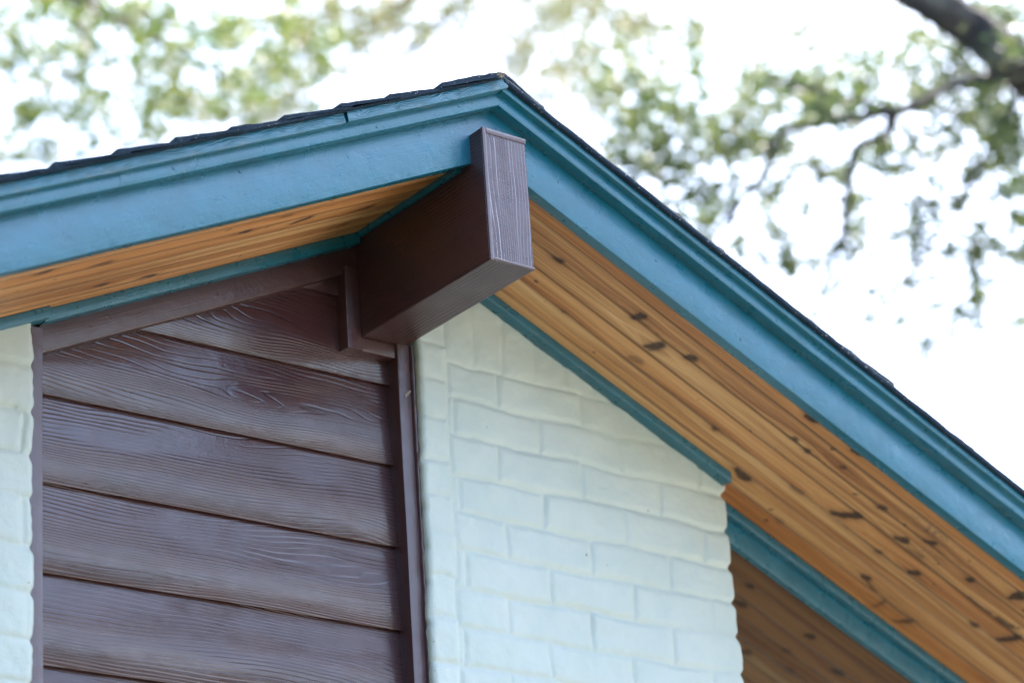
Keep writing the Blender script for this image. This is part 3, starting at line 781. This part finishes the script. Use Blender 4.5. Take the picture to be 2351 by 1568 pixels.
# ================================================================== dry fluff caught under the shingles at the peak
v = []; f = []
r = np.random.default_rng(12)
c0 = np.array((XC - 0.012, -0.425, 0.9415))
for i in range(60):
    p = c0 + r.normal(0, 1, 3) * (0.007, 0.003, 0.0026) + np.array((-0.006 * r.random(), 0, 0)); dr = r.normal(0, 1, 3); dr /= np.linalg.norm(dr); sdir = np.cross(dr, (0.3, 0.5, 0.8)); sdir /= np.linalg.norm(sdir)
    L = 0.003 + 0.004 * r.random(); b = len(v); wd = 0.0005
    e = p + dr * L
    for q in (p, e):
        for k in range(3):
            a = k * 2.094; t2 = np.cross(dr, sdir); v.append(tuple(q + wd * (math.cos(a) * sdir + math.sin(a) * t2)))
    f += [(b + k, b + (k + 1) % 3, b + 3 + (k + 1) % 3, b + 3 + k) for k in range(3)]
o = obj('dry_fluff', v, f, M['lint'], None, None, None, 60)
tag(o, 'small tan tuft of dry fluff caught under the ridge shingles at the gable peak', 'fluff')

# ================================================================== trees behind the house
def at(x, y, depth):
    """point seen at (x, y) of the 2351 px wide photograph, at a distance along the view axis"""
    return CAM + depth * (FW + RI * ((x - 1175.5) / FPX) + UP * ((784.0 - y) / FPX))

def tube(v, f, pts, rads, ring=9, seed=0, rough=0.10):
    pts = [np.asarray(p, float) for p in pts]
    # resample with a Catmull-Rom spline
    P = []; R = []
    for i in range(len(pts) - 1):
        p0 = pts[max(i - 1, 0)]; p1 = pts[i]; p2 = pts[i + 1]; p3 = pts[min(i + 2, len(pts) - 1)]
        for k in range(6):
            t = k / 6
            P.append(0.5 * ((2 * p1) + (p2 - p0) * t + (2 * p0 - 5 * p1 + 4 * p2 - p3) * t * t + (3 * p1 - p0 - 3 * p2 + p3) * t ** 3))
            R.append(rads[i] * (1 - t) + rads[i + 1] * t)
    P.append(pts[-1]); R.append(rads[-1])
    b = len(v); nrm = None
    for i, p in enumerate(P):
        d = P[min(i + 1, len(P) - 1)] - P[max(i - 1, 0)]; d = d / (np.linalg.norm(d) + 1e-9)
        if nrm is None: nrm = np.cross(d, (0.31, 0.2, 0.9))
        nrm = nrm - d * (nrm @ d); nrm = nrm / (np.linalg.norm(nrm) + 1e-9); bn = np.cross(d, nrm)
        for k in range(ring):
            a = 2 * math.pi * k / ring
            rr = R[i] * (1 + rough * float(vnoise(i * 0.6 + seed, k * 1.3)))
            v.append(tuple(p + rr * (math.cos(a) * nrm + math.sin(a) * bn)))
    for i in range(len(P) - 1):
        for k in range(ring):
            f.append((b + i * ring + k, b + i * ring + (k + 1) % ring, b + (i + 1) * ring + (k + 1) % ring, b + (i + 1) * ring + k))
    f.append(tuple(b + k for k in range(ring))[::-1]); f.append(tuple(b + (len(P) - 1) * ring + k for k in range(ring)))

def leaf_shape(kind):
    if kind == 'star':
        pts = []
        for k in range(5):
            a = math.pi / 2 + (k - 2) * 1.02
            L = (0.62, 0.88, 1.0, 0.88, 0.62)[k]
            pts.append((L * math.cos(a), L * math.sin(a), -0.10))
            if k < 4:
                a2 = a + 0.51; pts.append((0.38 * math.cos(a2), 0.38 * math.sin(a2), 0.0))
        pts.append((0.02, -0.35, 0.0))
        pts.sort(key=lambda p: math.atan2(p[1], p[0]))
    else:
        pts = [(0.0, -0.9, 0), (0.34, -0.5, -0.06), (0.46, 0.0, -0.10), (0.30, 0.55, -0.05), (0.0, 1.0, 0.02), (-0.30, 0.55, -0.05), (-0.46, 0.0, -0.10), (-0.34, -0.5, -0.06)]
    return np.array([(0, 0, 0.08)] + pts)

def crown(name, clumps, depth, spread, size, kind, mat, parent, seed, dens=6.0):
    r = np.random.default_rng(seed)
    L = leaf_shape(kind); n = len(L)
    fan = [(0, 1 + k, 1 + (k + 1) % (n - 1)) for k in range(n - 1)]
    V = []; F = []; TT = []
    for (x, y, rx, ry, cnt) in clumps:
        dc = depth + r.normal(0, spread); tb = r.random()
        for _ in range(int(cnt * dens)):
            a = r.random() * 2 * math.pi; q = abs(r.normal(0, 0.72)) * 1.25
            p = at(x + rx * q * math.cos(a), y + ry * q * math.sin(a), dc + r.normal(0, 0.22))
            M3 = np.linalg.qr(r.normal(0, 1, (3, 3)))[0]
            nv = M3[:, 2] + np.array((0, 0, 0.6)); nv /= np.linalg.norm(nv)
            uu = np.cross(nv, M3[:, 0]); uu /= np.linalg.norm(uu); vv = np.cross(nv, uu)
            B = np.stack([uu, vv, nv], 0)
            sz = size * (0.65 + 0.6 * r.random())
            P = (L * sz) @ B + p
            b = len(V); V.extend(map(tuple, P)); F.extend([(b + i, b + j, b + k) for i, j, k in fan])
            TT += [float(np.clip(0.25 + 0.5 * tb + r.normal(0, 0.22), 0, 1))] * n
    return obj(name, V, F, mat, parent, None, {'tint': TT}, 0)

def scatter(n, x0, x1, y0, y1, r0, r1, cnt, seed):
    r = np.random.default_rng(seed)
    return [(x0 + (x1 - x0) * r.random(), y0 + (y1 - y0) * r.random(), r0 + (r1 - r0) * r.random(), r0 + (r1 - r0) * r.random(), int(cnt * (0.5 + r.random()))) for _ in range(n)]

def tree(name, label, base, trunk, limbs, crowns, group='trees behind the house'):
    t = empty(name, base, label, 'tree', group)
    v = []; f = []
    tube(v, f, *trunk, ring=14, seed=1, rough=0.08)
    obj('trunk', v, f, M['bark'], t, None, None, 180)
    v = []; f = []
    for i, lb in enumerate(limbs): tube(v, f, *lb, ring=9, seed=i * 3 + 2)
    obj('limbs', v, f, M['bark'], t, None, None, 180)
    for c in crowns: crown('crown', *c[:6], t, *c[6:])
    return t

# ---- star-leaved tree, upper left
DA = 12.0
bA = at(-650, 900, DA + 1.2); bA = np.array((bA[0], bA[1] + 0.8, GZ))
cl_a = [(95, 20, 90, 40, 24), (330, 18, 60, 35, 16), (395, 30, 25, 40, 6), (225, 20, 50, 40, 10), (30, 60, 50, 60, 14), (120, 120, 60, 60, 20), (180, 180, 60, 50, 14), (215, 110, 50, 60, 12),
        (60, 260, 60, 50, 16), (100, 330, 70, 60, 20), (30, 330, 40, 60, 10), (200, 300, 40, 30, 6), (440, 110, 70, 60, 20), (390, 170, 60, 50, 18), (420, 230, 60, 50, 16), (350, 130, 40, 50, 8),
        (540, 90, 60, 60, 14), (560, 170, 60, 50, 16), (610, 120, 50, 50, 12), (500, 250, 60, 30, 14), (590, 230, 50, 40, 12), (20, 160, 40, 60, 8), (160, 270, 40, 60, 8)]
cl_a += scatter(60, -60, 760, -40, 380, 20, 60, 6, 21)
tA = tree('broadleaf_tree', 'star leaved tree with sparse dark leaves at the upper left above the roof', tuple(bA),
          ([bA, bA + (0.1, 0, 2.5), bA + (0.2, -0.1, 6.0), at(-600, -350, DA + 1.0), at(-500, -900, DA + 1.0)], [0.24, 0.2, 0.16, 0.10, 0.03]),
          [([at(-610, -150, DA + 1.0), at(-200, -120, DA + 1.0), at(120, -40, DA + 1.0), at(300, 60, DA + .7), at(420, 130, DA + .4), at(520, 180, DA), at(600, 230, DA)], [0.06, 0.045, 0.03, 0.02, 0.013, 0.009, 0.005]),
           ([at(120, -40, DA + 1.0), at(180, 40, DA + .8), at(200, 140, DA + .3), at(120, 200, DA), at(60, 300, DA)], [0.022, 0.018, 0.012, 0.008, 0.005])],
          [(cl_a, DA, 0.5, 0.031, 'star', M['leaf_a'], 101, 5.0)])
# ---- dense olive tree over the middle
DB = 15.0
bB = at(3150, 900, DB + 1.0); bB = np.array((bB[0], bB[1], GZ))
cl_b = [(700, 60, 120, 60, 46), (780, 30, 90, 40, 26), (840, 110, 100, 70, 50), (900, 60, 90, 60, 34), (960, 60, 60, 40, 16), (760, 150, 80, 50, 26), (670, 170, 70, 60, 24), (620, 260, 60, 40, 16),
        (700, 235, 70, 40, 20), (530, 200, 60, 50, 18), (860, 40, 110, 40, 34), (1000, 20, 70, 40, 16), (640, 40, 60, 50, 18), (1050, 60, 40, 40, 5), (1060, 0, 50, 30, 8),
        (1440, 30, 90, 50, 26), (1500, 60, 90, 50, 26), (1600, 70, 80, 70, 30), (1660, 110, 50, 60, 14), (1740, 40, 80, 50, 18), (1850, 60, 80, 60, 18), (1400, 60, 60, 40, 10),
        (1960, 30, 60, 50, 14), (1930, 110, 50, 50, 10)]
cl_b += scatter(45, 1120, 1460, -40, 230, 25, 70, 4, 27) + scatter(45, 480, 1180, -40, 260, 20, 60, 6, 22) + scatter(60, 1200, 2150, -40, 200, 20, 60, 6, 23)
tB = tree('broadleaf_tree', 'olive green tree with dense clumps of leaves straight above the roof peak', tuple(bB),
          ([bB, bB + (0, 0, 2.5), bB + (0.1, 0, 5.5), at(3150, -200, DB + 1), at(3000, -700, DB + 1)], [0.28, 0.24, 0.2, 0.13, 0.05]),
          [([at(3150, -100, DB + 1), at(2600, -160, DB + .6), at(2000, -190, DB + .3), at(1500, -150, DB), at(1150, -120, DB)], [0.12, 0.09, 0.075, 0.06, 0.04]),
           ([at(880, 180, DB - .2), at(940, 110, DB), at(1010, 60, DB), at(1080, -20, DB), at(1150, -120, DB)], [0.014, 0.020, 0.024, 0.022, 0.03]),
           ([at(1150, -120, DB), at(980, -40, DB), at(860, 60, DB), at(730, 100, DB), at(600, 80, DB), at(420, 120, DB)], [0.035, 0.03, 0.022, 0.015, 0.009, 0.005]),
           ([at(1480, -150, DB), at(1500, -40, DB), at(1580, 60, DB), at(1630, 130, DB), at(1660, 190, DB)], [0.03, 0.022, 0.014, 0.009, 0.005])],
          [(cl_b, DB, 0.7, 0.026, 'oval', M['leaf_b'], 102, 4.2)])
# ---- oak with the heavy limb, upper right
DC = 11.0
bC = at(2900, 900, DC); bC = np.array((bC[0], bC[1], GZ))
cl_c = [(1760, 200, 70, 45, 24), (1830, 190, 80, 50, 30), (1900, 235, 90, 45, 34), (1980, 190, 80, 55, 24), (2060, 130, 90, 70, 20), (2120, 80, 80, 70, 24), (2200, 130, 100, 80, 50), (2270, 200, 90, 70, 50),
        (2310, 40, 80, 60, 44), (2240, 20, 80, 40, 30), (2330, 120, 60, 60, 30), (2170, 190, 70, 40, 18), (2230, 270, 70, 60, 30), (2300, 300, 70, 60, 34), (2330, 360, 50, 60, 22), (2180, 300, 60, 60, 14),
        (2270, 390, 60, 40, 14), (2030, 320, 30, 30, 8), (1960, 290, 60, 30, 10), (1800, 300, 40, 60, 10), (1760, 330, 30, 50, 8), (1690, 290, 60, 50, 14), (1640, 340, 70, 60, 20), (1560, 380, 80, 60, 24),
        (1500, 330, 70, 60, 18), (1450, 280, 60, 50, 14), (1430, 370, 60, 40, 12), (1680, 440, 60, 50, 8), (1850, 480, 40, 60, 8), (1900, 420, 40, 60, 6), (1960, 540, 30, 50, 6), (1880, 600, 30, 40, 5),
        (2100, 480, 60, 50, 8), (2200, 470, 60, 50, 8), (2240, 560, 55, 60, 16), (2180, 580, 40, 40, 8), (2340, 430, 30, 40, 8), (2230, 690, 30, 45, 9), (2120, 790, 45, 25, 8), (2060, 740, 30, 40, 4), (1840, 700, 30, 40, 4),
        (1650, 485, 18, 22, 5), (1700, 560, 40, 50, 8), (1780, 470, 30, 40, 4), (2060, 680, 40, 40, 4), (1590, 100, 60, 50, 10)]
cl_c += scatter(110, 1360, 2400, 130, 640, 20, 60, 6, 24) + scatter(40, 1380, 1800, 180, 560, 20, 60, 5, 26) + scatter(60, 1850, 2420, 480, 860, 20, 60, 4, 25)
limb = [at(2900, 560, DC + .3), at(2560, 330, DC - .4), at(2351, 164, DC - .9), at(2240, 72, DC - .9), at(2130, 0, DC - .9), at(1960, -90, DC - .7), at(1700, -260, DC - .3)]
tC = tree('oak_tree', 'spreading oak with a heavy dark limb crossing the upper right corner', tuple(bC),
          ([bC, bC + (-0.05, 0, 2.0), at(2920, 700, DC + .3), at(2900, 560, DC + .3), at(2950, 200, DC + .5), at(2900, -400, DC + .6)], [0.34, 0.27, 0.22, 0.19, 0.12, 0.06]),
          [(limb, [0.17, 0.11, 0.082, 0.078, 0.074, 0.06, 0.04]),
           ([at(2420, 130, DC - .45), at(2300, 165, DC - .5), at(2165, 207, DC - .6), at(2100, 245, DC - .7), at(2045, 255, DC - .7)], [0.030, 0.026, 0.020, 0.020, 0.018]),
           ([at(2050, 252, DC - .9), at(2040, 300, DC - .9), at(2010, 320, DC - .9), at(1965, 340, DC - .9), at(1950, 430, DC - .9), at(1935, 540, DC - .9), at(1900, 620, DC - .9), at(1880, 700, DC - .9)], [0.0249, 0.0183, 0.0149, 0.0149, 0.0133, 0.0133, 0.0100, 0.0066]),
           ([at(2045, 255, DC - .9), at(1960, 270, DC - .9), at(1850, 290, DC - .9), at(1790, 310, DC - .9), at(1755, 390, DC - .9), at(1720, 440, DC - .9), at(1680, 490, DC - .9), at(1635, 550, DC - .9)], [0.0215, 0.0166, 0.0133, 0.0116, 0.0116, 0.0116, 0.0133, 0.0066]),
           ([at(2351, 180, DC - .9), at(2310, 280, DC - .9), at(2250, 380, DC - .9), at(2180, 500, DC - .9), at(2080, 640, DC - .9)], [0.0170, 0.0117, 0.0085, 0.0064, 0.0043]),
           ([at(2045, 255, DC - .9), at(1900, 215, DC - .9), at(1760, 180, DC - .9)], [0.0166, 0.0133, 0.0083])],
          [(cl_c, DC, 0.40, 0.024, 'oval', M['leaf_c'], 103, 6.5)])
# ---- far pale tree showing through the gaps
DD = 21.0
bD = at(-420, 900, DD); bD = np.array((bD[0], bD[1], GZ))
cl_d = scatter(90, -50, 1000, -30, 380, 40, 90, 12, 31) + scatter(70, 1000, 1900, -30, 330, 40, 90, 5, 32)
cl_d += scatter(45, 1120, 1520, -30, 260, 40, 90, 7, 33) + scatter(60, 1650, 2420, 150, 780, 40, 95, 5, 34)
cl_d = [c for c in cl_d if not (850 < c[0] < 1150 and c[1] > 130)]
tD = tree('broadleaf_tree', 'pale yellow green tree farther off, showing through gaps at the upper left', tuple(bD),
          ([bD, bD + (0, 0, 3.5), bD + (0.2, 0, 8.0), at(-380, -250, DD), at(-300, -600, DD)], [0.3, 0.25, 0.18, 0.12, 0.05]),
          [([at(-390, -100, DD), at(-100, -60, DD), at(200, 20, DD), at(500, 60, DD), at(760, 40, DD)], [0.10, 0.07, 0.05, 0.03, 0.012])],
          [(cl_d, DD, 1.2, 0.045, 'oval', M['leaf_b'], 104, 3.2)])

# ---- three trees added out of view: two shade the eaves, one breaks siding reflections
def added_tree(base, h, rad, seed, label, clumps=60):
    t = empty('broadleaf_tree', base, label, 'tree', 'added trees out of view')
    b = np.array(base); v = []; f = []
    tube(v, f, [b, b + (0.1, 0, h * .3), b + (0.15, 0.1, h * .6), b + (0.1, 0.1, h * .92)], [0.28, 0.22, 0.14, 0.03], ring=12, seed=seed)
    for k in range(7):
        a = k * 2.4; z = h * (0.32 + 0.07 * k)
        tube(v, f, [b + (0.1, 0, z), b + (0.1 + .5 * rad * math.cos(a), .5 * rad * math.sin(a), z + .7), b + (0.1 + .85 * rad * math.cos(a), .85 * rad * math.sin(a), z + 1.1)], [0.10, 0.06, 0.015], ring=7, seed=seed + k)
    obj('trunk', v, f, M['bark'], t, None, None, 180)
    r = np.random.default_rng(seed); L = leaf_shape('oval'); n = len(L); V = []; F = []; TT = []
    fan = [(0, 1 + k, 1 + (k + 1) % (n - 1)) for k in range(n - 1)]
    cen = [(r.normal(0, .5, 3) * (rad, rad, h * .28)) + (0, 0, h * .62) for _ in range(clumps)]
    for c in cen:
        if c[2] < h * .2: c[2] = h * (.25 + .3 * r.random())
        tb = r.random()
        for _ in range(75):
            p = b + c + r.normal(0, .42, 3); Q = np.linalg.qr(r.normal(0, 1, (3, 3)))[0]
            k0 = len(V); V.extend(map(tuple, (L * (.13 + .07 * r.random())) @ Q + p)); F.extend([(k0 + i, k0 + j, k0 + k) for i, j, k in fan]); TT += [float(np.clip(tb * .6 + r.normal(.1, .15), 0, 1))] * n
    obj('crown', V, F, M['leaf_c'], t, None, {'tint': TT}, 0)
added_tree((-6.2, -2.2, GZ), 8.5, 2.3, 61, 'added unseen tree left of the gable to shade the eaves, nearer the house')
added_tree((-7.0, -7.5, GZ), 8.0, 2.5, 62, 'added unseen tree at the front left to shade the eaves, farther from the house')
added_tree((8.6, -10.5, GZ), 12.5, 2.6, 63, 'added unseen thin crowned tree behind the viewer to break up the siding reflection', 16)
